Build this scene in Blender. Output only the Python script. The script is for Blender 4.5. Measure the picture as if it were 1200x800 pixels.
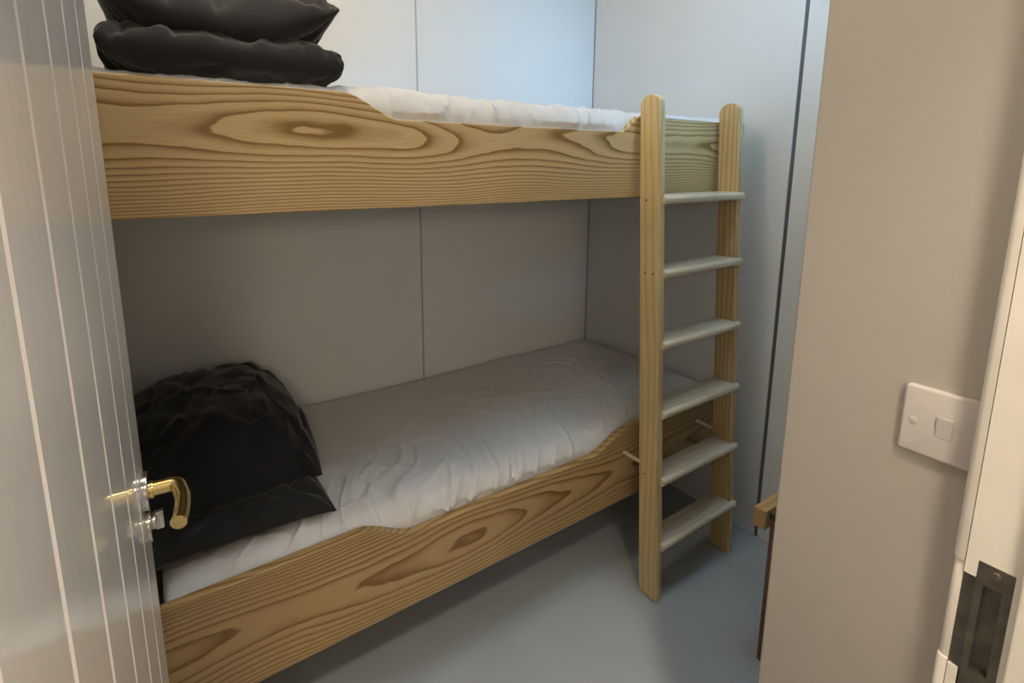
import bpy, bmesh, math, random
from mathutils import Vector, Matrix, noise
from mathutils.bvhtree import BVHTree

for o in list(bpy.data.objects):
    bpy.data.objects.remove(o, do_unlink=True)
scene = bpy.context.scene
COL = scene.collection
R = math.radians
EYE = 1.35

# ------------------------------------------------------------------ camera
cam_d = bpy.data.cameras.new('camera')
cam = bpy.data.objects.new('camera', cam_d)
COL.objects.link(cam)
scene.camera = cam
FPX, PPX, PPY = 608.4828, 582.4644, 301.0261
cam_d.sensor_fit = 'HORIZONTAL'
cam_d.sensor_width = 36.0
cam_d.lens = FPX / 1200 * 36.0
cam_d.shift_x = (600 - PPX) / 1200
cam_d.shift_y = (PPY - 400) / 1200
cam_d.clip_start = 0.01
Mw = Matrix(((0.8301385290997383, -0.5575511956787839, 0.0025858656732884386),
             (-0.09394741502818714, -0.14444692694255779, -0.9850426226851164),
             (0.5495852124226447, 0.8174788985007555, -0.1722914530449689)))
rot = Mw.transposed() @ Matrix(((1, 0, 0), (0, -1, 0), (0, 0, -1)))
cam.matrix_world = Matrix.Translation((0, 0, EYE)) @ rot.to_4x4()

# ------------------------------------------------------------------ world, lights, exposure
world = bpy.data.worlds.new('world')
scene.world = world
world.use_nodes = True
bg = world.node_tree.nodes['Background']
bg.inputs[0].default_value = (0.55, 0.75, 1.0, 1)
bg.inputs[1].default_value = 1.5


def lamp(name, kind, loc, energy, color, rot=(0, 0, 0), size=None, size_y=None, radius=None):
    d = bpy.data.lights.new(name, kind)
    d.energy = energy
    d.color = color
    if kind == 'AREA':
        d.shape = 'RECTANGLE'
        d.size = size
        d.size_y = size_y
    if radius is not None:
        d.shadow_soft_size = radius
    o = bpy.data.objects.new(name, d)
    o.location = loc
    o.rotation_euler = rot
    COL.objects.link(o)
    return o


WARM = (1.0, 0.87, 0.685)
LAMP = (0.20, 1.035, 2.48)        # ceiling lamp of the cabin
HALL = (0.25, -0.35, 2.48)       # ceiling lamp of the corridor behind the camera
SKY = (1.28, 0.66)               # centre of the skylight in the ceiling
SKW, SKL = 0.17, 0.24            # its half width and half length
day = lamp('skylight_daylight', 'AREA', (SKY[0], SKY[1], 2.55), 6.3, (0.58, 0.81, 1.0), (0, 0, 0), 2 * SKW - 0.05, 2 * SKL - 0.05)

CLR = (1.45, -0.32, 1.95)        # added high window in the alcove, unseen, to tint the far corner blue
clr = lamp('corner_blue_fill', 'AREA', CLR, 1.5, (0.20, 0.55, 1.0), (0, 0, 0), 0.38, 0.28)
clr.data.spread = R(48)
clr.rotation_euler = (Vector((1.52, 1.82, 1.72)) - Vector(CLR)).to_track_quat('-Z', 'Y').to_euler()

vs = scene.view_settings
vs.view_transform = 'Standard'
vs.look = 'None'
vs.gamma = 1.0
vs.use_curve_mapping = False
vs.exposure = 0.0


# ------------------------------------------------------------------ materials
class NT:
    def __init__(self, name):
        self.m = bpy.data.materials.new(name)
        self.m.use_nodes = True
        self.t = self.m.node_tree
        self.b = self.t.nodes['Principled BSDF']

    def n(self, typ, **kw):
        nd = self.t.nodes.new(typ)
        for k, v in kw.items():
            if k in nd.inputs.keys():
                nd.inputs[k].default_value = v
            else:
                setattr(nd, k, v)
        return nd

    def l(self, a, ao, b, bi):
        self.t.links.new(a.outputs[ao], b.inputs[bi])

    def math(self, op, a, b=None):
        nd = self.t.nodes.new('ShaderNodeMath')
        nd.operation = op
        for i, v in enumerate((a, b)):
            if v is None:
                continue
            if isinstance(v, (int, float)):
                nd.inputs[i].default_value = v
            else:
                self.t.links.new(v, nd.inputs[i])
        return nd.outputs[0]


def plain(name, col, rough=0.5, metal=0.0, var=0.04, scale=6.0, bump=0.0, bscale=60.0, spec=0.5, sheen=0.0, stretch=(1, 1, 1), coat=0.0):
    k = NT(name)
    b = k.b
    tc = k.n('ShaderNodeTexCoord')
    mp = k.n('ShaderNodeMapping')
    mp.inputs['Scale'].default_value = stretch
    k.l(tc, 'Object', mp, 'Vector')
    nz = k.n('ShaderNodeTexNoise', Scale=scale, Detail=4.0)
    k.l(mp, 'Vector', nz, 'Vector')
    rp = k.n('ShaderNodeValToRGB')
    rp.color_ramp.elements[0].position = 0.3
    rp.color_ramp.elements[1].position = 0.7
    rp.color_ramp.elements[0].color = [c * (1 - var) for c in col] + [1]
    rp.color_ramp.elements[1].color = [min(1, c * (1 + var)) for c in col] + [1]
    k.l(nz, 'Fac', rp, 'Fac')
    k.l(rp, 'Color', b, 'Base Color')
    b.inputs['Roughness'].default_value = rough
    b.inputs['Metallic'].default_value = metal
    b.inputs['Specular IOR Level'].default_value = spec
    if sheen:
        b.inputs['Sheen Weight'].default_value = sheen
        b.inputs['Sheen Roughness'].default_value = 0.5
    if coat:
        b.inputs['Coat Weight'].default_value = coat
        b.inputs['Coat Roughness'].default_value = 0.05
    if bump:
        n2 = k.n('ShaderNodeTexNoise', Scale=bscale, Detail=3.0)
        k.l(mp, 'Vector', n2, 'Vector')
        bp = k.n('ShaderNodeBump', Strength=bump, Distance=0.002)
        k.l(n2, 'Fac', bp, 'Height')
        k.l(bp, 'Normal', b, 'Normal')
    return k.m


def pine(name, light, mid, dark, axis='X', rings=13.0, warp=0.115, nscale=1.0, seed=0.0, rough=0.38, fine=0.25, quad=None):
    """knot-free pine: contour lines of a stretched height field give long grain with cathedral eyes"""
    k = NT(name)
    b = k.b
    tc = k.n('ShaderNodeTexCoord')
    sep = k.n('ShaderNodeSeparateXYZ')
    k.l(tc, 'Object', sep, 'Vector')
    X, Y, Z = sep.outputs[0], sep.outputs[1], sep.outputs[2]
    along, across, third = (X, Z, Y) if axis == 'X' else ((Z, Y, X) if axis == 'Z' else (Y, Z, X))
    cmb = k.n('ShaderNodeCombineXYZ')
    k.t.links.new(k.math('MULTIPLY', along, 0.85 * nscale), cmb.inputs[0])
    k.t.links.new(k.math('MULTIPLY', across, 6.0 * nscale), cmb.inputs[1])
    k.t.links.new(k.math('ADD', k.math('MULTIPLY', third, 2.0), seed), cmb.inputs[2])
    nz = k.n('ShaderNodeTexNoise', Scale=1.0, Detail=1.2, Roughness=0.35)
    k.l(cmb, 'Vector', nz, 'Vector')
    # small wobble
    cm2 = k.n('ShaderNodeCombineXYZ')
    k.t.links.new(k.math('MULTIPLY', along, 9.0), cm2.inputs[0])
    k.t.links.new(k.math('MULTIPLY', across, 34.0), cm2.inputs[1])
    k.t.links.new(k.math('ADD', k.math('MULTIPLY', third, 9.0), seed), cm2.inputs[2])
    nw = k.n('ShaderNodeTexNoise', Scale=1.0, Detail=2.0)
    k.l(cm2, 'Vector', nw, 'Vector')
    h = k.math('ADD', across, k.math('MULTIPLY', k.math('SUBTRACT', nz.outputs['Fac'], 0.5), warp * 4.6))
    h = k.math('ADD', h, k.math('MULTIPLY', third, 0.6))
    h = k.math('ADD', h, k.math('MULTIPLY', nw.outputs['Fac'], 0.0045))
    if quad:
        # plain-sawn board: ring count rises, levels off (cathedral zone) and falls again across the width
        qa, qb, qh, qn = quad
        yy = k.math('DIVIDE', across, qh)
        hh = k.math('SUBTRACT', k.math('MULTIPLY', yy, qa), k.math('MULTIPLY', k.math('MULTIPLY', yy, yy), qb))
        cq = k.n('ShaderNodeCombineXYZ')
        k.t.links.new(k.math('MULTIPLY', along, 1.9), cq.inputs[0])
        k.t.links.new(k.math('MULTIPLY', yy, 1.1), cq.inputs[1])
        k.t.links.new(k.math('ADD', k.math('MULTIPLY', third, 3.0), seed), cq.inputs[2])
        nq = k.n('ShaderNodeTexNoise', Scale=1.0, Detail=0.6)
        k.l(cq, 'Vector', nq, 'Vector')
        cw = k.n('ShaderNodeCombineXYZ')
        k.t.links.new(k.math('MULTIPLY', along, 10.0), cw.inputs[0])
        k.t.links.new(k.math('MULTIPLY', yy, 7.0), cw.inputs[1])
        k.t.links.new(k.math('ADD', third, seed + 4.0), cw.inputs[2])
        nqq = k.n('ShaderNodeTexNoise', Scale=1.0, Detail=2.0)
        k.l(cw, 'Vector', nqq, 'Vector')
        hh = k.math('ADD', hh, k.math('MULTIPLY', nq.outputs['Fac'], qn))
        hh = k.math('ADD', hh, k.math('MULTIPLY', nqq.outputs['Fac'], 0.55))
        hh = k.math('ADD', hh, k.math('MULTIPLY', third, 40.0))
        fr = k.math('FRACT', hh)
    else:
        fr = k.math('FRACT', k.math('MULTIPLY', h, rings * 4.5))
    rp = k.n('ShaderNodeValToRGB')
    e = rp.color_ramp.elements
    e[0].position = 0.0
    e[0].color = list(light) + [1]
    e[1].position = 1.0
    e[1].color = list(light) + [1]
    a = e.new(0.38)
    a.color = list(light) + [1]
    a = e.new(0.68)
    a.color = list(mid) + [1]
    a = e.new(0.88)
    a.color = list(dark) + [1]
    a = e.new(0.955)
    a.color = list(dark) + [1]
    k.t.links.new(fr, rp.inputs['Fac'])
    # fibres
    cm3 = k.n('ShaderNodeCombineXYZ')
    k.t.links.new(k.math('MULTIPLY', along, 14.0), cm3.inputs[0])
    k.t.links.new(k.math('MULTIPLY', across, 420.0), cm3.inputs[1])
    k.t.links.new(k.math('MULTIPLY', third, 420.0), cm3.inputs[2])
    nf = k.n('ShaderNodeTexNoise', Scale=1.0, Detail=2.0)
    k.l(cm3, 'Vector', nf, 'Vector')
    mx = k.n('ShaderNodeMixRGB')
    mx.blend_type = 'MULTIPLY'
    mx.inputs['Fac'].default_value = fine
    k.l(rp, 'Color', mx, 'Color1')
    rf = k.n('ShaderNodeValToRGB')
    rf.color_ramp.elements[0].position = 0.25
    rf.color_ramp.elements[0].color = (0.45, 0.40, 0.33, 1)
    rf.color_ramp.elements[1].position = 0.65
    rf.color_ramp.elements[1].color = (1.1, 1.08, 1.05, 1)
    k.l(nf, 'Fac', rf, 'Fac')
    k.l(rf, 'Color', mx, 'Color2')
    # broad tone patches
    nb = k.n('ShaderNodeTexNoise', Scale=2.2, Detail=1.0)
    k.l(tc, 'Object', nb, 'Vector')
    rb = k.n('ShaderNodeValToRGB')
    rb.color_ramp.elements[0].position = 0.35
    rb.color_ramp.elements[0].color = (0.86, 0.84, 0.80, 1)
    rb.color_ramp.elements[1].position = 0.65
    rb.color_ramp.elements[1].color = (1, 1, 1, 1)
    k.l(nb, 'Fac', rb, 'Fac')
    m2 = k.n('ShaderNodeMixRGB')
    m2.blend_type = 'MULTIPLY'
    m2.inputs['Fac'].default_value = 1.0
    k.l(mx, 'Color', m2, 'Color1')
    k.l(rb, 'Color', m2, 'Color2')
    k.l(m2, 'Color', b, 'Base Color')
    b.inputs['Roughness'].default_value = rough
    bp = k.n('ShaderNodeBump', Strength=0.12, Distance=0.001)
    k.l(nf, 'Fac', bp, 'Height')
    k.l(bp, 'Normal', b, 'Normal')
    return k.m


def emit(name, col, strength):
    k = NT(name)
    k.b.inputs['Base Color'].default_value = (0.9, 0.9, 0.88, 1)
    k.b.inputs['Emission Color'].default_value = list(col) + [1]
    k.b.inputs['Emission Strength'].default_value = strength
    return k.m


def glass(name):
    k = NT(name)
    k.b.inputs['Base Color'].default_value = (0.95, 0.98, 1, 1)
    k.b.inputs['Roughness'].default_value = 0.02
    k.b.inputs['Transmission Weight'].default_value = 1.0
    k.b.inputs['IOR'].default_value = 1.05
    return k.m


M = {}
M['panel'] = plain('wall_panel_laminate', (0.74, 0.74, 0.72), rough=0.24, var=0.012, scale=2.0, bump=0.012, bscale=35, spec=0.5)
M['joint'] = plain('panel_joint_strip', (0.36, 0.37, 0.38), rough=0.45, var=0.05)
M['joint_dark'] = plain('dark_joint_strip', (0.10, 0.11, 0.13), rough=0.5, var=0.05)
M['paint'] = plain('beige_wall_paint', (0.47, 0.43, 0.385), rough=0.62, var=0.015, scale=3.0, bump=0.10, bscale=220)
M['ceiling'] = plain('ceiling_paint', (0.80, 0.79, 0.76), rough=0.7, var=0.02)
M['floor'] = plain('grey_floor_paint', (0.37, 0.395, 0.415), rough=0.42, var=0.05, scale=3.5, bump=0.06, bscale=40)
M['cream'] = plain('cream_gloss_paint', (0.86, 0.80, 0.72), rough=0.30, var=0.03, scale=14, bump=0.10, bscale=50)
M['gap'] = plain('dark_gap', (0.05, 0.045, 0.04), rough=0.8)
M['door'] = plain('white_gloss_door_paint', (0.84, 0.80, 0.76), rough=0.32, var=0.03, scale=6, bump=0.08, bscale=30, stretch=(9, 9, 0.35), coat=0.65)
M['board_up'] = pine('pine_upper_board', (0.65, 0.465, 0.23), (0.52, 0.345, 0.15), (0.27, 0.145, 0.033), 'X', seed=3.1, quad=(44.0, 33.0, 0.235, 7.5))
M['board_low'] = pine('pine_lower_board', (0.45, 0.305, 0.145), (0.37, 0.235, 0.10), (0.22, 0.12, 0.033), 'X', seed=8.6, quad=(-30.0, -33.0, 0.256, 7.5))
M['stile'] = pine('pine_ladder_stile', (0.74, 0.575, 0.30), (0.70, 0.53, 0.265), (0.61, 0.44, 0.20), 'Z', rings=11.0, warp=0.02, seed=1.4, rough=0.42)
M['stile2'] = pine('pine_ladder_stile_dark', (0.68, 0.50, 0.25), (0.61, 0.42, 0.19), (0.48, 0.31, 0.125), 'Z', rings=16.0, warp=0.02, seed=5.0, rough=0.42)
M['rung'] = pine('pale_rung_wood', (0.72, 0.65, 0.51), (0.69, 0.615, 0.47), (0.62, 0.54, 0.40), 'X', rings=14.0, warp=0.02, seed=2.2, rough=0.45)
M['slat'] = pine('slat_wood', (0.50, 0.36, 0.19), (0.45, 0.31, 0.15), (0.36, 0.23, 0.10), 'Y', rings=9.0, warp=0.02, seed=7.0)
M['edge'] = pine('pale_edging_wood', (0.55, 0.36, 0.16), (0.50, 0.31, 0.13), (0.40, 0.23, 0.09), 'X', rings=18.0, warp=0.02, seed=4.4)
M['brown'] = pine('brown_table_wood', (0.16, 0.075, 0.030), (0.13, 0.058, 0.022), (0.085, 0.036, 0.014), 'Y', rings=10.0, warp=0.02, seed=6.0, rough=0.35)
M['sheet'] = plain('white_cotton_sheet', (0.66, 0.645, 0.63), rough=0.85, var=0.02, scale=8, bump=0.05, bscale=400, spec=0.2, sheen=0.15)
M['mattress'] = plain('mattress_ticking', (0.66, 0.64, 0.61), rough=0.9, var=0.03)
M['black'] = plain('black_pillow_cotton', (0.014, 0.0135, 0.014), rough=0.75, var=0.15, scale=5, bump=0.06, bscale=500, spec=0.22, sheen=0.25)
M['navy'] = plain('blue_black_pillow_cotton', (0.010, 0.0105, 0.013), rough=0.75, var=0.15, scale=5, bump=0.06, bscale=500, spec=0.22, sheen=0.22)
M['brass'] = plain('polished_brass', (0.83, 0.65, 0.30), rough=0.10, metal=1.0, var=0.04)
M['chrome'] = plain('polished_chrome', (0.62, 0.62, 0.62), rough=0.12, metal=1.0, var=0.03)
M['bronze'] = plain('dull_bronze_steel', (0.16, 0.145, 0.12), rough=0.42, metal=0.85, var=0.25, scale=40)
M['screw'] = plain('screw_metal', (0.30, 0.27, 0.21), rough=0.35, metal=1.0, var=0.1)
M['plastic'] = plain('white_plastic', (0.58, 0.53, 0.51), rough=0.32, var=0.01)
M['hole'] = plain('dark_screw_head', (0.05, 0.03, 0.015), rough=0.5)
M['white_metal'] = plain('white_lamp_housing', (0.75, 0.75, 0.73), rough=0.4)
M['bulb'] = emit('lit_bulb', WARM, 6.0)
M['glass'] = glass('window_glass')


# ------------------------------------------------------------------ mesh helpers
def new_bm():
    return bmesh.new()


def add_box(bm, x0, x1, y0, y1, z0, z1, bevel=0.0, seg=2):
    t = bmesh.new()
    bmesh.ops.create_cube(t, size=1.0)
    for v in t.verts:
        v.co = Vector(((x0 + x1) / 2 + v.co.x * (x1 - x0), (y0 + y1) / 2 + v.co.y * (y1 - y0), (z0 + z1) / 2 + v.co.z * (z1 - z0)))
    if bevel:
        bmesh.ops.bevel(t, geom=list(t.edges), offset=bevel, segments=seg, profile=0.5, affect='EDGES')
    merge(bm, t)
    return bm


def merge(bm, t):
    me = bpy.data.meshes.new('tmp')
    t.to_mesh(me)
    t.free()
    bm.from_mesh(me)
    bpy.data.meshes.remove(me)


def add_cyl(bm, p0, p1, r, seg=24, r2=None, bevel=0.0):
    p0, p1 = Vector(p0), Vector(p1)
    t = bmesh.new()
    d = p1 - p0
    bmesh.ops.create_cone(t, cap_ends=True, cap_tris=False, segments=seg, radius1=r, radius2=r if r2 is None else r2, depth=d.length)
    if bevel:
        es = [e for e in t.edges if len(e.link_faces) == 2 and any(len(f.verts) > 4 for f in e.link_faces)]
        bmesh.ops.bevel(t, geom=es, offset=bevel, segments=3, profile=0.5, affect='EDGES')
    q = d.normalized().to_track_quat('Z', 'Y')
    mt = Matrix.Translation((p0 + p1) / 2) @ q.to_matrix().to_4x4()
    bmesh.ops.transform(t, matrix=mt, verts=t.verts)
    merge(bm, t)
    return bm


def add_prism(bm, pts, axis, a, b, bevel=0.0, seg=2):
    """closed 2D outline pts extruded from a to b along axis ('X': pts are (y,z); 'Y': (x,z); 'Z': (x,y))"""
    def co(p, h):
        return {'X': (h, p[0], p[1]), 'Y': (p[0], h, p[1]), 'Z': (p[0], p[1], h)}[axis]
    t = bmesh.new()
    va = [t.verts.new(co(p, a)) for p in pts]
    vb = [t.verts.new(co(p, b)) for p in pts]
    fa = t.faces.new(va)
    fb = t.faces.new(list(reversed(vb)))
    n = len(pts)
    for i in range(n):
        j = (i + 1) % n
        t.faces.new((va[j], va[i], vb[i], vb[j]))
    bmesh.ops.recalc_face_normals(t, faces=list(t.faces))
    if bevel:
        es = set(fa.edges) | set(fb.edges)
        bmesh.ops.bevel(t, geom=list(es), offset=bevel, segments=seg, profile=0.5, affect='EDGES')
    merge(bm, t)
    return bm


def add_tube(bm, pts, r, seg=16, cap=True):
    """smooth tube through pts (radius may be a list)"""
    P = [Vector(p) for p in pts]
    n = len(P)
    rr = r if isinstance(r, (list, tuple)) else [r] * n
    rings = []
    ref = None
    for i in range(n):
        d = (P[min(i + 1, n - 1)] - P[max(i - 1, 0)]).normalized()
        if ref is None:
            ref = d.orthogonal().normalized()
        ref = (ref - d * ref.dot(d)).normalized()
        s = d.cross(ref)
        rings.append([bm.verts.new(P[i] + (ref * math.cos(2 * math.pi * k / seg) + s * math.sin(2 * math.pi * k / seg)) * rr[i]) for k in range(seg)])
    for i in range(n - 1):
        for k in range(seg):
            m = (k + 1) % seg
            bm.faces.new((rings[i][k], rings[i][m], rings[i + 1][m], rings[i + 1][k]))
    if cap:
        bm.faces.new(list(reversed(rings[0])))
        bm.faces.new(rings[-1])
    return bm


def tag(o, label=None, cat=None, group=None, kind=None):
    if label:
        o['label'] = label
    if cat:
        o['category'] = cat
    if group:
        o['group'] = group
    if kind:
        o['kind'] = kind
    return o


def obj(name, bm, mat, parent=None, smooth=False, loc=None, angle=40):
    """bm is in the parent's local space; loc moves the object's own origin there"""
    me = bpy.data.meshes.new(name)
    if loc is not None:
        bmesh.ops.translate(bm, vec=-Vector(loc), verts=bm.verts)
    bmesh.ops.recalc_face_normals(bm, faces=list(bm.faces))
    if smooth:
        for f in bm.faces:
            f.smooth = True
        for e in bm.edges:
            if len(e.link_faces) == 2 and e.calc_face_angle(0) > R(angle):
                e.smooth = False
    bm.to_mesh(me)
    bm.free()
    me.materials.append(mat)
    o = bpy.data.objects.new(name, me)
    COL.objects.link(o)
    if loc is not None:
        o.location = loc
    if parent:
        o.parent = parent
    return o


def again(src, parent, loc, rot=None):
    c = src.copy()
    COL.objects.link(c)
    c.parent = parent
    c.location = loc
    if rot:
        c.rotation_euler = rot
    return c


def empty(name, loc=(0, 0, 0), rz=0.0, rx=0.0):
    o = bpy.data.objects.new(name, None)
    o.empty_display_size = 0.05
    COL.objects.link(o)
    o.location = loc
    o.rotation_euler = (rx, 0, rz)
    return o


def box(x0, x1, y0, y1, z0, z1, bevel=0.0, seg=2):
    return add_box(new_bm(), x0, x1, y0, y1, z0, z1, bevel, seg)


# ------------------------------------------------------------------ room shell
XL, XR = -0.13, 1.758          # left wall face, right (end) wall face
YB = 1.824                     # back wall face
ZC = 2.48                      # ceiling
XP = 0.77                      # partition face with the switch
YP = 0.364                     # partition's free end
YW = -0.30                     # closing wall of the alcove, holds the added window

tag(obj('floor', box(-1.0, 1.90, -1.45, 1.95, -0.06, 0.0), M['floor']), 'blue-grey painted floor under and in front of the bunks', kind='structure')
sx0, sx1, sy0, sy1 = SKY[0] - SKW, SKY[0] + SKW, SKY[1] - SKL, SKY[1] + SKL
bm = box(-1.0, sx0, -1.45, 1.95, ZC, ZC + 0.06)
add_box(bm, sx1, 1.90, -1.45, 1.95, ZC, ZC + 0.06)
add_box(bm, sx0, sx1, -1.45, sy0, ZC, ZC + 0.06)
add_box(bm, sx0, sx1, sy1, 1.95, ZC, ZC + 0.06)
tag(obj('ceiling', bm, M['ceiling']), 'plain pale ceiling above the cabin', kind='structure')
w1 = tag(empty('window_1', (sx0, sy0, ZC)), 'small oblong skylight in the ceiling near the ladder', kind='structure')
W_, H_ = 2 * SKW, 2 * SKL
for nm, b4 in (('frame_rail', (0, W_, 0, 0.02)), ('frame_rail', (0, W_, H_ - 0.02, H_)), ('frame_stile', (0, 0.02, 0.02, H_ - 0.02)), ('frame_stile', (W_ - 0.02, W_, 0.02, H_ - 0.02))):
    obj(nm, box(b4[0], b4[1], b4[2], b4[3], 0.02, 0.058, 0.002, 1), M['white_metal'], w1)
obj('pane', box(0.02, W_ - 0.02, 0.02, H_ - 0.02, 0.046, 0.050), M['glass'], w1)

wb = tag(obj('wall_back', box(XL - 0.05, XR + 0.05, YB + 0.012, YB + 0.07, 0, ZC), M['gap']), 'pale laminate panelled wall behind both bunks', kind='structure')
XS = 0.870
obj('panel', box(XL, XS - 0.003, YB, YB + 0.0118, 0, ZC, 0.001, 1), M['panel'], wb)
obj('panel', box(XS + 0.003, XR - 0.002, YB, YB + 0.0118, 0, ZC, 0.001, 1), M['panel'], wb)
obj('joint_strip', box(XS - 0.0028, XS + 0.0028, YB + 0.002, YB + 0.0115, 0, ZC), M['joint'], wb)

wr = tag(obj('wall_right', box(XR + 0.012, XR + 0.07, YW - 0.05, YB + 0.012, 0, ZC), M['gap']), 'pale laminate panelled end wall behind the ladder', kind='structure')
YS = 0.893
obj('panel', box(XR, XR + 0.0118, YS + 0.006, YB - 0.004, 0, ZC, 0.001, 1), M['panel'], wr)
obj('panel', box(XR, XR + 0.0118, YW, YS - 0.007, 0.004, ZC, 0.001, 1), M['panel'], wr)
obj('joint_strip', box(XR + 0.003, XR + 0.0116, YS - 0.0065, YS + 0.0055, 0, ZC), M['joint_dark'], wr)
obj('corner_strip', box(XR - 0.0015, XR + 0.0116, YB - 0.0038, YB - 0.0002, 0, ZC), M['joint'], wr)
obj('sealant', box(XR - 0.003, XR + 0.004, YP, YS - 0.007, 0.0, 0.0038), M['plastic'], wr)

tag(obj('wall_left', box(XL - 0.06, XL, 0.10, YB + 0.01, 0, ZC), M['panel']), 'pale wall at the pillow end of the bunks', kind='structure')
tag(obj('wall_partition', box(XP, XP + 0.07, -1.40, YP, 0, ZC, 0.004, 3), M['paint'], smooth=True), 'beige painted partition wall with the light switch', kind='structure')
bm = box(-0.95, XL - 0.0, 0.0, 0.10, 0, ZC)
add_box(bm, XL, XP, 0.0, 0.10, 2.02, ZC)
tag(obj('wall_front', bm, M['paint']), 'beige wall around the doorway', kind='structure')
tag(obj('wall_corridor_left', box(-1.0, -0.95, -1.40, 0.10, 0, ZC), M['paint']), 'beige corridor side wall', kind='structure')
tag(obj('wall_corridor_end', box(-1.0, XP, -1.45, -1.40, 0, ZC), M['paint']), 'beige corridor wall behind the viewer', kind='structure')

wx0, wx1, wz0, wz1 = CLR[0] - 0.22, CLR[0] + 0.22, CLR[2] - 0.17, CLR[2] + 0.17
bm = box(XP + 0.07, wx0, YW - 0.06, YW, 0, ZC)
add_box(bm, wx1, XR + 0.012, YW - 0.06, YW, 0, ZC)
add_box(bm, wx0, wx1, YW - 0.06, YW, 0, wz0)
add_box(bm, wx0, wx1, YW - 0.06, YW, wz1, ZC)
tag(obj('wall_alcove', bm, M['panel']), 'pale wall closing the alcove behind the partition', kind='structure')
w2 = tag(empty('fill_window', (wx0, YW - 0.06, wz0)), 'added small high window in the alcove wall, for blue corner light', kind='structure')  # unseen opening added to go with the blue corner light
for nm, b4 in (('frame_rail', (0, 0.44, 0, 0.02)), ('frame_rail', (0, 0.44, 0.32, 0.34)), ('frame_stile', (0, 0.02, 0.02, 0.32)), ('frame_stile', (0.42, 0.44, 0.02, 0.32))):
    obj(nm, box(b4[0], b4[1], 0.0, 0.03, b4[2], b4[3], 0.002, 1), M['white_metal'], w2)
obj('pane', box(0.02, 0.42, 0.012, 0.016, 0.02, 0.32), M['glass'], w2)

# ------------------------------------------------------------------ door frame with keep
XJ = 0.74
fr = tag(empty('trim_1', (XJ, 0.10, 0)), 'cream painted door frame with a bronze strike plate', kind='structure')


def fobj(name, bm, mat, parent=None, **kw):   # world coordinates -> frame space
    bmesh.ops.translate(bm, vec=(-XJ, -0.10, 0), verts=bm.verts)
    return obj(name, bm, mat, parent or fr, **kw)


PL0, PL1 = 0.735, 0.9145       # strike plate bottom / top
# jamb behind the stop, cut away around the plate
bm = box(XJ, XP, 0.02, 0.1368, PL1 + 0.0, 2.02)
add_box(bm, XJ, XP, 0.02, 0.1368, 0.0, PL0)
add_box(bm, XJ, XP, 0.02, 0.0953, PL0, PL1)
add_box(bm, XJ + 0.0, XP, 0.1262, 0.1368, 0.893, PL1)
add_box(bm, XJ + 0.0, XP, 0.1275, 0.1368, PL0, 0.770)
fobj('jamb', bm, M['cream'])
# rounded bead on the room side, chipped away beside the plate
def bead(z0, z1, y1=0.1485, x0=XJ):
    pts = [(XP, 0.1376), (x0, 0.1376)]
    r = 0.006
    for i in range(6):
        a = math.pi / 2 * i / 5
        pts.append((x0 + r - r * math.cos(a), y1 - r + r * math.sin(a)))
    pts.append((XP, y1))
    return add_prism(new_bm(), pts, 'Z', z0, z1, 0.0012, 2)
fobj('bead', bead(0.905, 2.02), M['cream'], smooth=True)
fobj('bead', bead(0.774, 0.9045, 0.1475, XJ + 0.0025), M['cream'], smooth=True)
fobj('bead', bead(0.0, 0.7735), M['cream'], smooth=True)
fobj('crack_filler', box(XJ + 0.004, XP, 0.1366, 0.1378, 0, 2.02), M['gap'])
# door stop (proud of the jamb, towards the corridor)
fobj('stop', box(XJ - 0.012, XJ, 0.02, 0.0893, 0.0, 2.0, 0.002), M['cream'])
fobj('backing', box(XJ + 0.012, XP - 0.001, 0.0955, 0.1366, PL0, PL1), M['gap'])
# plate with keep hole and lip
HY0, HY1, HZ0, HZ1 = 0.1036, 0.1195, 0.777, 0.887
bm = new_bm()
px0, px1 = XJ + 0.0008, XJ + 0.003
add_box(bm, px0, px1, 0.0957, HY0, PL0 + 0.0005, PL1 - 0.0005)
add_box(bm, px0, px1, HY1, 0.1260, PL0 + 0.0005, PL1 - 0.0005)
add_box(bm, px0, px1, HY0, HY1, HZ1, PL1 - 0.0005)
add_box(bm, px0, px1, HY0, HY1, PL0 + 0.0005, HZ0)
sp = fobj('strike_plate', bm, M['bronze'])
lipb = new_bm()
add_prism(lipb, [(px0 + 0.0001, 0.1262), (px1, 0.1262), (px1 + 0.004, 0.1374), (px0 + 0.0028, 0.1374)], 'Z', 0.7712, 0.8922)
bmesh.ops.translate(lipb, vec=(-XJ, -0.10, 0), verts=lipb.verts)
obj('lip', lipb, M['bronze'], sp)
bm = new_bm()
add_box(bm, XJ + 0.003, XJ + 0.0115, HY0 - 0.001, HY0, HZ0, HZ1)
add_box(bm, XJ + 0.003, XJ + 0.0115, HY1, HY1 + 0.001, HZ0, HZ1)
add_box(bm, XJ + 0.003, XJ + 0.0115, HY0, HY1, HZ0 - 0.001, HZ0)
add_box(bm, XJ + 0.003, XJ + 0.0115, HY0, HY1, HZ1, HZ1 + 0.001)
add_box(bm, XJ + 0.0105, XJ + 0.0118, HY0, HY1, HZ0, HZ1)
bmesh.ops.translate(bm, vec=(-XJ, -0.10, 0), verts=bm.verts)
obj('keep_box', bm, M['bronze'], sp)
bm = add_cyl(new_bm(), (XJ - 0.0006, 0.1107, 0.9045), (XJ + 0.002, 0.1107, 0.9045), 0.0042, 24, bevel=0.0008)
add_box(bm, XJ - 0.0009, XJ, 0.1080, 0.1134, 0.9040, 0.9050)
add_box(bm, XJ - 0.0009, XJ, 0.1102, 0.1112, 0.9018, 0.9072)
bmesh.ops.translate(bm, vec=(-XJ, -0.10, 0), verts=bm.verts)
obj('screw', bm, M['screw'], sp)
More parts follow.
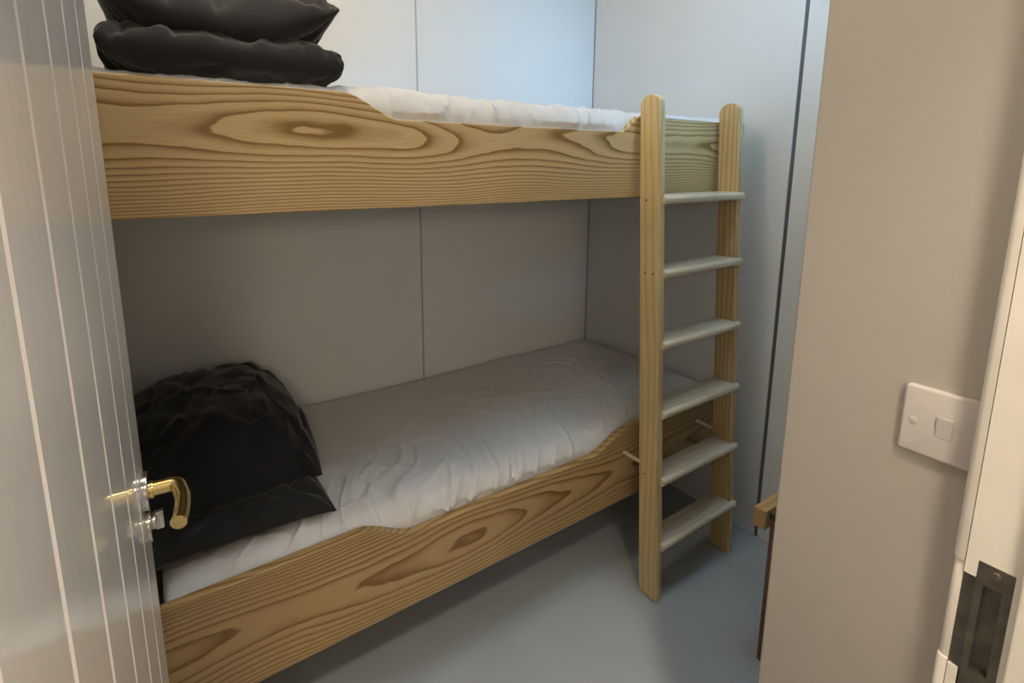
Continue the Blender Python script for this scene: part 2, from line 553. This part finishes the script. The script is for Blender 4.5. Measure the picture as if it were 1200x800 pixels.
# left jamb and head
fobj('jamb', box(XL, -0.080, 0.02, 0.1368, 0, 2.02, 0.002), M['cream'])
fobj('head', box(-0.080, XJ - 0.012, 0.02, 0.1368, 1.985, 2.019, 0.002), M['cream'])

# ------------------------------------------------------------------ light switch
sw = tag(empty('light_switch', (XP, 0.179, 1.0433)), 'square white plastic light switch on the beige wall', 'light switch')
bm = new_bm()
t = bmesh.new()
add_box(t, -0.0075, 0, -0.043, 0.043, -0.043, 0.043)
es = [e for e in t.edges if abs(e.verts[0].co.y - e.verts[1].co.y) < 1e-6 and abs(e.verts[0].co.z - e.verts[1].co.z) < 1e-6]
bmesh.ops.bevel(t, geom=es, offset=0.005, segments=4, profile=0.5, affect='EDGES')
es = [e for e in t.edges if all(v.co.x < -0.007 for v in e.verts)]
bmesh.ops.bevel(t, geom=es, offset=0.003, segments=3, profile=0.5, affect='EDGES')
merge(bm, t)
fp = obj('faceplate', bm, M['plastic'], sw, smooth=True)
obj('rocker_surround', box(-0.0077, -0.007, -0.0083, 0.0083, -0.0130, 0.0130), M['joint'], sw)
bm = add_prism(new_bm(), [(-0.0079, -0.0126), (-0.0104, 0.0126), (-0.0070, 0.0126), (-0.0070, -0.0126)], 'Y', -0.0079, 0.0079, 0.0006, 2)
obj('rocker', bm, M['plastic'], sw)
for s in (0.0302, -0.0302):
    bm = add_cyl(new_bm(), (-0.0083, s, -0.0015), (-0.0070, s, -0.0015), 0.0042, 20, bevel=0.0006)
    obj('screw_cap', bm, M['plastic'], sw, smooth=True)

# ------------------------------------------------------------------ door (open inwards, seen along its face)
d1 = tag(empty('door_1', (-0.0696, 0.141, 0.008), R(88.1)), 'white gloss tongue-and-groove door standing open with brass lever', kind='structure')
PW, DT, DH = 0.1098, 0.040, 1.965
ch = 0.0046
prof = [(0, DT), (0, ch), (ch, 0), (PW - ch, 0), (PW, ch), (PW, DT)]
first = None
for i in range(7):
    if first is None:
        first = obj('plank', add_prism(new_bm(), prof, 'Z', 0, DH), M['door'], d1)
    else:
        again(first, d1, (i * (PW + 0.0002), 0, 0))
DW = 7 * PW
# lever: local x along the door (towards its free edge), -y out of the visible face
hx, hz = 0.712, 0.876
lh = obj('lever_rose', add_cyl(new_bm(), (hx, 0.001, hz), (hx, -0.009, hz), 0.0275, 40, bevel=0.002), M['chrome'], d1, smooth=True)
pts = [(hx, -0.008, hz), (hx, -0.034, hz), ]
rr = 0.0125
for i in range(1, 9):
    a = math.pi / 2 * i / 8
    pts.append((hx - rr + rr * math.cos(a), -0.034 - rr * math.sin(a), hz - 0.0015 * i / 8))
pts += [(hx - 0.040, -0.0505, hz - 0.003), (hx - 0.060, -0.0495, hz - 0.004), (hx - 0.080, -0.047, hz - 0.005), (hx - 0.094, -0.044, hz - 0.006)]
bm = add_tube(new_bm(), pts, 0.0104, 24)
obj('lever', bm, M['brass'], lh, smooth=True)
bm = add_cyl(new_bm(), (hx, -0.0085, hz), (hx, -0.0145, hz), 0.0125, 28, bevel=0.001)
obj('collar', bm, M['brass'], lh, smooth=True)
lz = 0.822
le = obj('lock_rose', add_cyl(new_bm(), (hx, 0.001, lz), (hx, -0.008, lz), 0.0245, 40, bevel=0.002), M['chrome'], d1, smooth=True)
bm = add_cyl(new_bm(), (hx, -0.0075, lz + 0.004), (hx, -0.013, lz + 0.004), 0.012, 28, bevel=0.001)
add_box(bm, hx - 0.004, hx + 0.004, -0.023, -0.012, lz - 0.010, lz + 0.018, 0.0015)
obj('thumb_turn', bm, M['chrome'], le, smooth=True)

# ------------------------------------------------------------------ bunks
YF = 1.066     # front face of the side boards
BT = 0.024     # board thickness


def scurve(x0, z0, x1, z1, n=10):
    out = []
    for i in range(n + 1):
        t = i / n
        s = t * t * (3 - 2 * t)
        s = 0.35 * t + 0.65 * s
        out.append((x0 + (x1 - x0) * t, z0 + (z1 - z0) * s))
    return out


def bunk(name, label, zb, zt, zd, da, db, mat, zbase):
    root = tag(empty(name, (XL, YF, zb)), label, 'bunk', 'pine bunks')
    L = XR - XL - 0.003
    h = zt - zb
    pts = [(0.002, 0), (L, 0), (L, h)]
    dn = [(x - XL, z - zb) for x, z in scurve(db[1], zt, db[0], zd)]
    up = [(x - XL, z - zb) for x, z in scurve(da[1], zd, da[0], zt)]
    pts += dn + up + [(0.002, h)]
    obj('side_board', add_prism(new_bm(), pts, 'Y', 0, BT, 0.0022, 2), mat, root)
    b0 = zbase - zb
    obj('back_rail', box(0.002, L, YB - YF - 0.026, YB - YF - 0.001, b0 - 0.06, b0, 0.002), M['slat'], root)
    obj('front_rail', box(0.002, L, BT + 0.0005, BT + 0.026, b0 - 0.06, b0, 0.002), M['slat'], root)
    sl = None
    n = 12
    for i in range(n):
        x = 0.04 + i * (L - 0.15) / (n - 1)
        if sl is None:
            sl = obj('slat', box(0, 0.075, BT + 0.002, YB - YF - 0.002, b0 + 0.0005, b0 + 0.019, 0.002, 1), M['slat'], root)
            sl.location.x = x
        else:
            again(sl, root, (x, 0, 0))
    return root


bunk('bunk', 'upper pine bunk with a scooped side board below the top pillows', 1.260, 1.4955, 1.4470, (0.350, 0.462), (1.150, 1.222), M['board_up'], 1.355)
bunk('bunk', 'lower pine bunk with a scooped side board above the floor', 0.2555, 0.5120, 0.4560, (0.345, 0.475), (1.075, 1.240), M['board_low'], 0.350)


# ------------------------------------------------------------------ sheets
def N(x, y, z=0.0):
    return noise.noise(Vector((x, y, z)))


def ridge(v):
    return 1.0 - abs(v) * 2.0


def crease(v, w):
    """narrow ridge where the noise crosses zero, width w, height 0..1"""
    return max(0.0, 1.0 - abs(v) / w)


def mattress(name, label, x0, x1, y0, y1, zb, zt, seed, pleat, fold, dip):
    root = tag(empty(name, (x0, y0, zb)), label, 'mattress', 'white mattresses')
    W, D, Hh = x1 - x0, y1 - y0, zt - zb
    obj('mattress_core', box(0.02, W - 0.02, 0.025, D - 0.02, 0.0005, Hh - 0.035, 0.02, 3), M['mattress'], root, smooth=True)
    nx = 640
    sec = []                                   # (y, z, normal y, normal z, arc length)
    rf, rbk = 0.055, 0.035
    s = 0.0
    for i in range(12):
        z = 0.004 + (Hh - rf - 0.004) * i / 12
        sec.append((0.0, z, -1.0, 0.0, z))
    s = Hh - rf
    for i in range(15):
        a = math.pi / 2 * i / 14
        sec.append((rf - rf * math.cos(a), Hh - rf + rf * math.sin(a), -math.cos(a), math.sin(a), s + rf * a))
    s += rf * math.pi / 2
    nt = 100
    for i in range(1, nt):
        y = rf + (D - rf - rbk) * i / nt
        sec.append((y, Hh, 0.0, 1.0, s + y - rf))
    s += D - rf - rbk
    for i in range(9):
        a = math.pi / 2 * (1 - i / 8)
        sec.append((D - rbk + rbk * math.cos(a), Hh - rbk + rbk * math.sin(a), 0.0, 1.0, s + 0.005 * i))
    sec += [(D, 0.02 + (Hh - rbk - 0.02) * (1 - i / 3), 0.0, 0.3, s + 0.05) for i in range(1, 4)]
    verts, faces = [], []
    ns = len(sec)
    s0 = Hh                                   # arc length at which the top begins (roughly)
    dx0, dx1, zfree = dip[0] - x0, dip[1] - x0, dip[2] - zb
    for i in range(nx + 1):
        x = W * i / nx
        e = min(x, W - x)
        re = 0.045
        drop = re - math.sqrt(max(0.0, re * re - (re - e) ** 2)) if e < re else 0.0
        for (sy, sz, ny, nz, sa) in sec:
            t = sa - s0
            near = math.exp(-max(0.0, t) / 0.26)
            close = math.exp(-max(0.0, t) / 0.055)
            px = x + seed
            q = px - 0.42 * max(0.0, sa - s0 + 0.05)           # folds lean over towards the ladder
            wob = N(px * 4.0, sa * 5.0, seed + 5)
            w1 = N(q * 13 + 1.2 * wob, sa * 2.6, seed)
            c1 = crease(N(q * 9 + 0.9 * wob, sa * 2.4, seed + 11), 0.16)
            c2 = crease(N(q * 17 + 1.3 * wob, sa * 3.2, seed + 17), 0.15)
            c3 = crease(N(px * 6 + sa * 9, sa * 7 - px * 3, seed + 23), 0.10)
            w2 = N((px + 0.35 * sa) * 46 + 0.8 * wob, sa * 5.0, seed + 3)
            w3 = N(px * 3.0, sa * 4.0, seed + 7)
            patch = 0.5 + 0.9 * N(px * 2.1, sa * 2.5, seed + 31)
            patch = max(0.15, min(1.0, patch + 0.25))
            d = fold * near * patch * (0.8 * w1 + 0.75 * c1 + 0.55 * c2) + 0.35 * fold * patch * c3 + pleat * close * (w2 + 0.5 * c2) + 0.008 * w3
            z = sz + nz * d - drop * (0.8 if sz > 0.03 else 0.0)
            back = max(0.0, sy / D - 0.55) / 0.45
            z += back * 0.016 * N(px * 3.4, 2.0, seed + 41) * (1 if nz > 0.5 else 0)
            z += 0.010 * math.sin(math.pi * min(1, max(0, sy / D))) * (1 if nz > 0.9 else 0)
            dy = ny * d
            if dy < 0 and not (dx0 < x < dx1 and z > zfree):
                dy = 0.0
            verts.append((x, min(D, sy + dy), max(0.002, z)))
    for i in range(nx):
        for j in range(ns - 1):
            a = i * ns + j
            faces.append((a, a + 1, a + ns + 1, a + ns))
    for i0 in (0, nx):
        faces.append(tuple(i0 * ns + j for j in range(ns)))
    me = bpy.data.meshes.new('sheet')
    me.from_pydata(verts, [], faces)
    bm = bmesh.new()
    bm.from_mesh(me)
    bpy.data.meshes.remove(me)
    obj('sheet', bm, M['sheet'], root, smooth=True, angle=75)
    return root


mat_lo = mattress('mattress', 'white sheeted mattress on the lower bunk', -0.048, XR - 0.004, YF + BT + 0.002, YB - 0.003, 0.3705, 0.516, 2.3, 0.0030, 0.0125, (0.48, 1.08, 0.468))
mat_up = mattress('mattress', 'white sheeted mattress on the upper bunk', XL + 0.004, XR - 0.004, YF + BT + 0.002, YB - 0.003, 1.3755, 1.512, 9.7, 0.0060, 0.0045, (0.46, 1.15, 1.460))


# ------------------------------------------------------------------ pillows
bpy.context.view_layer.update()


def tree_of(o):
    vs_ = [o.matrix_world @ v.co for v in o.data.vertices]
    return BVHTree.FromPolygons(vs_, [tuple(p.vertices) for p in o.data.polygons])


def pillow(name, label, group, loc, w, d, up, dn, rz, mat, seed, rest, tilt=(0, 0), warp=None, wr=0.006, pinch=0.06, rnd=0.0, n=96, power=2.6, expo=0.55):
    """stuffed pillow with a seam round its edge; up/dn = bulge above/below the seam; rest = surfaces it lies on"""
    bm = bmesh.new()
    L = Vector(loc)

    def surf(u, v, side):
        ex = 1 - pinch * (1 - abs(v) ** 3) * abs(u) ** 2
        ey = 1 - pinch * (1 - abs(u) ** 3) * abs(v) ** 2
        x = w / 2 * u * ex * math.sqrt(1 - rnd * v * v / 2)
        y = d / 2 * v * ey * math.sqrt(1 - rnd * u * u / 2)
        prof = max(0.0, (1 - abs(u) ** power) * (1 - abs(v) ** power)) ** expo
        h = (up if side > 0 else dn) * prof
        cu, cv = (1 if u > 0 else -1), (1 if v > 0 else -1)
        ang = math.atan2(v - cv * 1.05, u - cu * 1.05)
        rad = math.hypot(u - cu, v - cv)
        w1 = N(ang * 4.6, rad * 1.3, seed + side) * math.exp(-rad * 0.9)
        w2 = N(x * 11 + y * 7 + 1.3 * N(x * 5, y * 5, seed), y * 4 - x * 2, seed + 4 + side)
        cr = crease(N(x * 6 - y * 5 + 0.8 * N(x * 9, y * 9, seed + 2), (x + y) * 3.2, seed + 8 + side), 0.20)
        c2 = crease(N(x * 11 + y * 3 + 0.6 * N(x * 7, y * 7, seed + 5), (y - x) * 4, seed + 21 + side), 0.13)
        amp = wr * min(1.0, prof * 2.5 + 0.15)
        dh = amp * (2.2 * w1 + 0.9 * w2 + 0.8 * cr - 0.75 * c2)
        return Vector((x, y, side * h + dh * (1 if side > 0 else -0.6)))
    rotm = Matrix.Rotation(rz, 3, 'Z') @ Matrix.Rotation(tilt[1], 3, 'Y') @ Matrix.Rotation(tilt[0], 3, 'X')
    grid = {}
    for side in (1, -1):
        for i in range(n + 1):
            for j in range(n + 1):
                edge = i in (0, n) or j in (0, n)
                if side < 0 and edge:
                    grid[(-1, i, j)] = grid[(1, i, j)]
                    continue
                u, v = 2 * i / n - 1, 2 * j / n - 1
                u = 0.6 * math.sin(u * math.pi / 2) + 0.4 * u
                v = 0.6 * math.sin(v * math.pi / 2) + 0.4 * v
                p = surf(u, v, side)
                if edge:
                    p.z = 0.006 * N(u * 3, v * 3, seed)
                if warp:
                    p = warp(p, u, v)
                p = rotm @ p
                q = p + L
                zf = -1e9
                for tr in rest:
                    hit = tr.ray_cast(Vector((q.x, q.y, q.z + 0.6)), Vector((0, 0, -1)))
                    if hit[0] is not None and hit[0].z < q.z + 0.25:
                        zf = max(zf, hit[0].z)
                lift = 0.0012 + (0.0015 if side > 0 else 0.0)
                if q.z < zf + lift:
                    p.z = zf + lift - L.z
                grid[(side, i, j)] = bm.verts.new(p)
    for side in (1, -1):
        for i in range(n):
            for j in range(n):
                q = [grid[(side, i, j)], grid[(side, i + 1, j)], grid[(side, i + 1, j + 1)], grid[(side, i, j + 1)]]
                if side < 0:
                    q.reverse()
                bm.faces.new(q)
    o = obj(name, bm, mat, None, smooth=True, angle=85)
    o.location = loc
    bpy.context.view_layer.update()
    return tag(o, label, 'pillow', group)


GL = 'black pillows stacked on the lower bunk'
GU = 'black pillows stacked on the upper bunk'
sheet_lo = tree_of([c for c in mat_lo.children if c.name.startswith('sheet')][0])
sheet_up = tree_of([c for c in mat_up.children if c.name.startswith('sheet')][0])

p1 = pillow('pillow', 'black pillow lying flat at the bottom of the lower stack', GL, (0.098, 1.460, 0.566), 0.425, 0.660, 0.055, 0.050, R(-1), M['black'], 3.0, [sheet_lo],
            tilt=(R(2.5), R(1)), wr=0.009, pinch=0.05)


def plump(p, u, v):
    p.z += -0.030 * max(0, u) ** 3 - 0.040 * max(0, -v) ** 3
    return p


pillow('pillow', 'plump blue-black pillow on top of the lower stack', GL, (0.100, 1.485, 0.662), 0.440, 0.570, 0.108, 0.075, R(2), M['navy'], 7.0, [sheet_lo, tree_of(p1)],
       tilt=(R(3), R(0)), warp=plump, wr=0.010, pinch=0.02, rnd=0.42, power=3.0)
p3 = pillow('pillow', 'flat black pillow at the bottom of the upper stack', GU, (0.158, 1.395, 1.556), 0.412, 0.580, 0.036, 0.040, R(0), M['black'], 12.0, [sheet_up],
            wr=0.010, pinch=0.012, power=9.0, expo=0.28)


def lifted(p, u, v):
    p.z += 0.020 * max(0, u) ** 2 * max(0, -v) - 0.035 * (1 - u * u) * max(0, -v) ** 2
    return p


pillow('pillow', 'creased black pillow on top of the upper stack', GU, (0.163, 1.400, 1.640), 0.405, 0.580, 0.115, 0.075, R(-1), M['black'], 17.0, [sheet_up, tree_of(p3)],
       warp=lifted, wr=0.013, pinch=0.03, power=3.0)

# ------------------------------------------------------------------ ladder
LEAN = math.atan(0.0593)
lad = tag(empty('ladder', (1.206, 0.896, 0.0), 0.0, -LEAN), 'pale wooden bunk ladder with six flat rungs leaning on the bunks', 'ladder')
SL, ST, SD = 1.556, 0.0255, 0.070      # stile length, thickness (x), depth (y)


def stile(x0):
    # outline in (y, z): rounded top, foot cut level with the floor
    foot = math.tan(LEAN) * SD
    pts = [(0, 0.0005), (SD, foot + 0.0005)]
    rad = SD / 2
    zc = SL - rad * 0.85
    for i in range(15):
        a = math.pi * i / 14
        pts.append((rad + rad * math.cos(a), zc + rad * 0.85 * math.sin(a)))
    return add_prism(new_bm(), pts, 'X', x0, x0 + ST, 0.003, 2)


XR2 = 0.383
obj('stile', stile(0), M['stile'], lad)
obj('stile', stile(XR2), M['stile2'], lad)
rz0, pitch = 0.186, 0.2145
pts = []
th = 0.026
for i in range(11):
    a = math.pi / 2 + math.pi * i / 10
    pts.append((0.002 + 0.013 * math.cos(a), th / 2 * math.sin(a)))
pts += [(SD - 0.004, -th / 2), (SD - 0.004, th / 2)]
bm = new_bm()
# tread between the stiles plus a half-round nose that laps over their front edges
add_prism(bm, [(0.0, -th / 2), (SD - 0.004, -th / 2), (SD - 0.004, th / 2), (0.0, th / 2)], 'X', ST + 0.0002, XR2 - 0.0002)
nose = [(-0.0004 + 0.0135 * math.cos(math.pi / 2 + math.pi * i / 12), th / 2 * math.sin(math.pi / 2 + math.pi * i / 12)) for i in range(13)]
add_prism(bm, nose, 'X', ST - 0.010, XR2 + ST - 0.001, 0.0012, 2)
bmesh.ops.rotate(bm, cent=(0, 0, 0), matrix=Matrix.Rotation(LEAN, 3, 'X'), verts=bm.verts)
rung = obj('rung', bm, M['rung'], lad, loc=(0, 0, 0), smooth=True)
rung.location = (0, 0, rz0)
for i in range(1, 6):
    again(rung, lad, (0, 0, rz0 + pitch * i))
# spacer pegs towards the lower bunk
for x in (ST / 2, XR2 + ST / 2):
    zz = 0.435
    yb = (YF - 0.896) - math.tan(LEAN) * zz
    obj('peg', add_cyl(new_bm(), (x, SD - 0.004, zz), (x, yb + 0.0, zz + 0.004), 0.0058, 16, bevel=0.001), M['rung'], lad, smooth=True)
# screw heads in the left stile
for (yy, zz) in ((0.046, rz0 + 5 * pitch), (0.049, rz0 + 4 * pitch), (0.020, rz0 + 4 * pitch), (0.050, rz0 + pitch + 0.01)):
    obj('screw', add_cyl(new_bm(), (-0.0006, yy, zz), (0.003, yy, zz), 0.0030, 14), M['hole'], lad)

# ------------------------------------------------------------------ low table behind the partition
tb = tag(empty('side_table', (1.287, 0.23, 0.0)), 'low brown side table with pale wood edging behind the partition wall', 'table')
TW, TD, TH = 0.44, 0.39, 0.455
obj('table_top', box(0.004, TW, 0.0, TD + 0.002, TH - 0.022, TH - 0.003, 0.002), M['brown'], tb)
obj('black_edge', box(0.002, 0.0038, 0.0, TD + 0.002, TH - 0.020, TH - 0.006), M['gap'], tb)
obj('edging', box(-0.016, TW, TD + 0.0025, TD + 0.036, TH - 0.052, TH + 0.003, 0.004, 3), M['edge'], tb, smooth=True)
obj('apron', box(0.020, TW - 0.02, 0.02, TD - 0.03, TH - 0.075, TH - 0.0225), M['brown'], tb)
for (x, y) in ((0.004, TD - 0.045), (TW - 0.05, TD - 0.045), (0.004, 0.004), (TW - 0.05, 0.004)):
    obj('leg', box(x, x + 0.045, y, y + 0.045, 0.0, TH - 0.0225, 0.003), M['brown'], tb)


# ------------------------------------------------------------------ ceiling lamps
def ceiling_lamp(label, p, energy, radius, cone=None):
    r = tag(empty('ceiling_lamp', (p[0], p[1], ZC)), label, 'lamp')
    bm = add_cyl(new_bm(), (0, 0, 0), (0, 0, -0.020), 0.055, 40, bevel=0.004)
    obj('housing', bm, M['white_metal'], r, smooth=True)
    bm = new_bm()
    bmesh.ops.create_uvsphere(bm, u_segments=24, v_segments=14, radius=0.020)
    bmesh.ops.translate(bm, vec=(0, 0, -0.026), verts=bm.verts)
    obj('bulb', bm, M['bulb'], r, smooth=True)
    l = lamp('lamp_light', 'SPOT' if cone else 'POINT', (p[0], p[1], ZC - 0.085), energy, WARM, radius=radius)
    if cone:
        l.data.spot_size = R(cone)
        l.data.spot_blend = 0.6
    return r


ceiling_lamp('small white ceiling lamp above the edge of the upper bunk', LAMP, 12.5, 0.016)
ceiling_lamp('small white ceiling lamp in the corridor behind the viewer', HALL, 74, 0.08, 89)

wl = tag(empty('corridor_fill_lamp', (-0.30, -1.40, 1.60)), 'added unseen fill lamp on the corridor wall behind the viewer', 'lamp')  # made-up lamp, added to brighten the back wall under the upper bunk
obj('backplate', add_cyl(new_bm(), (0, 0, 0), (0, 0.018, 0), 0.06, 36, bevel=0.004), M['white_metal'], wl, smooth=True)
bm = new_bm()
bmesh.ops.create_uvsphere(bm, u_segments=28, v_segments=16, radius=0.05)
bmesh.ops.translate(bm, vec=(0, 0.062, 0), verts=bm.verts)
obj('globe', bm, M['bulb'], wl, smooth=True)
lamp('corridor_fill_light', 'POINT', (-0.30, -1.22, 1.60), 27, WARM, radius=0.12)  # added warm fill reaching the lower bunk through the doorway
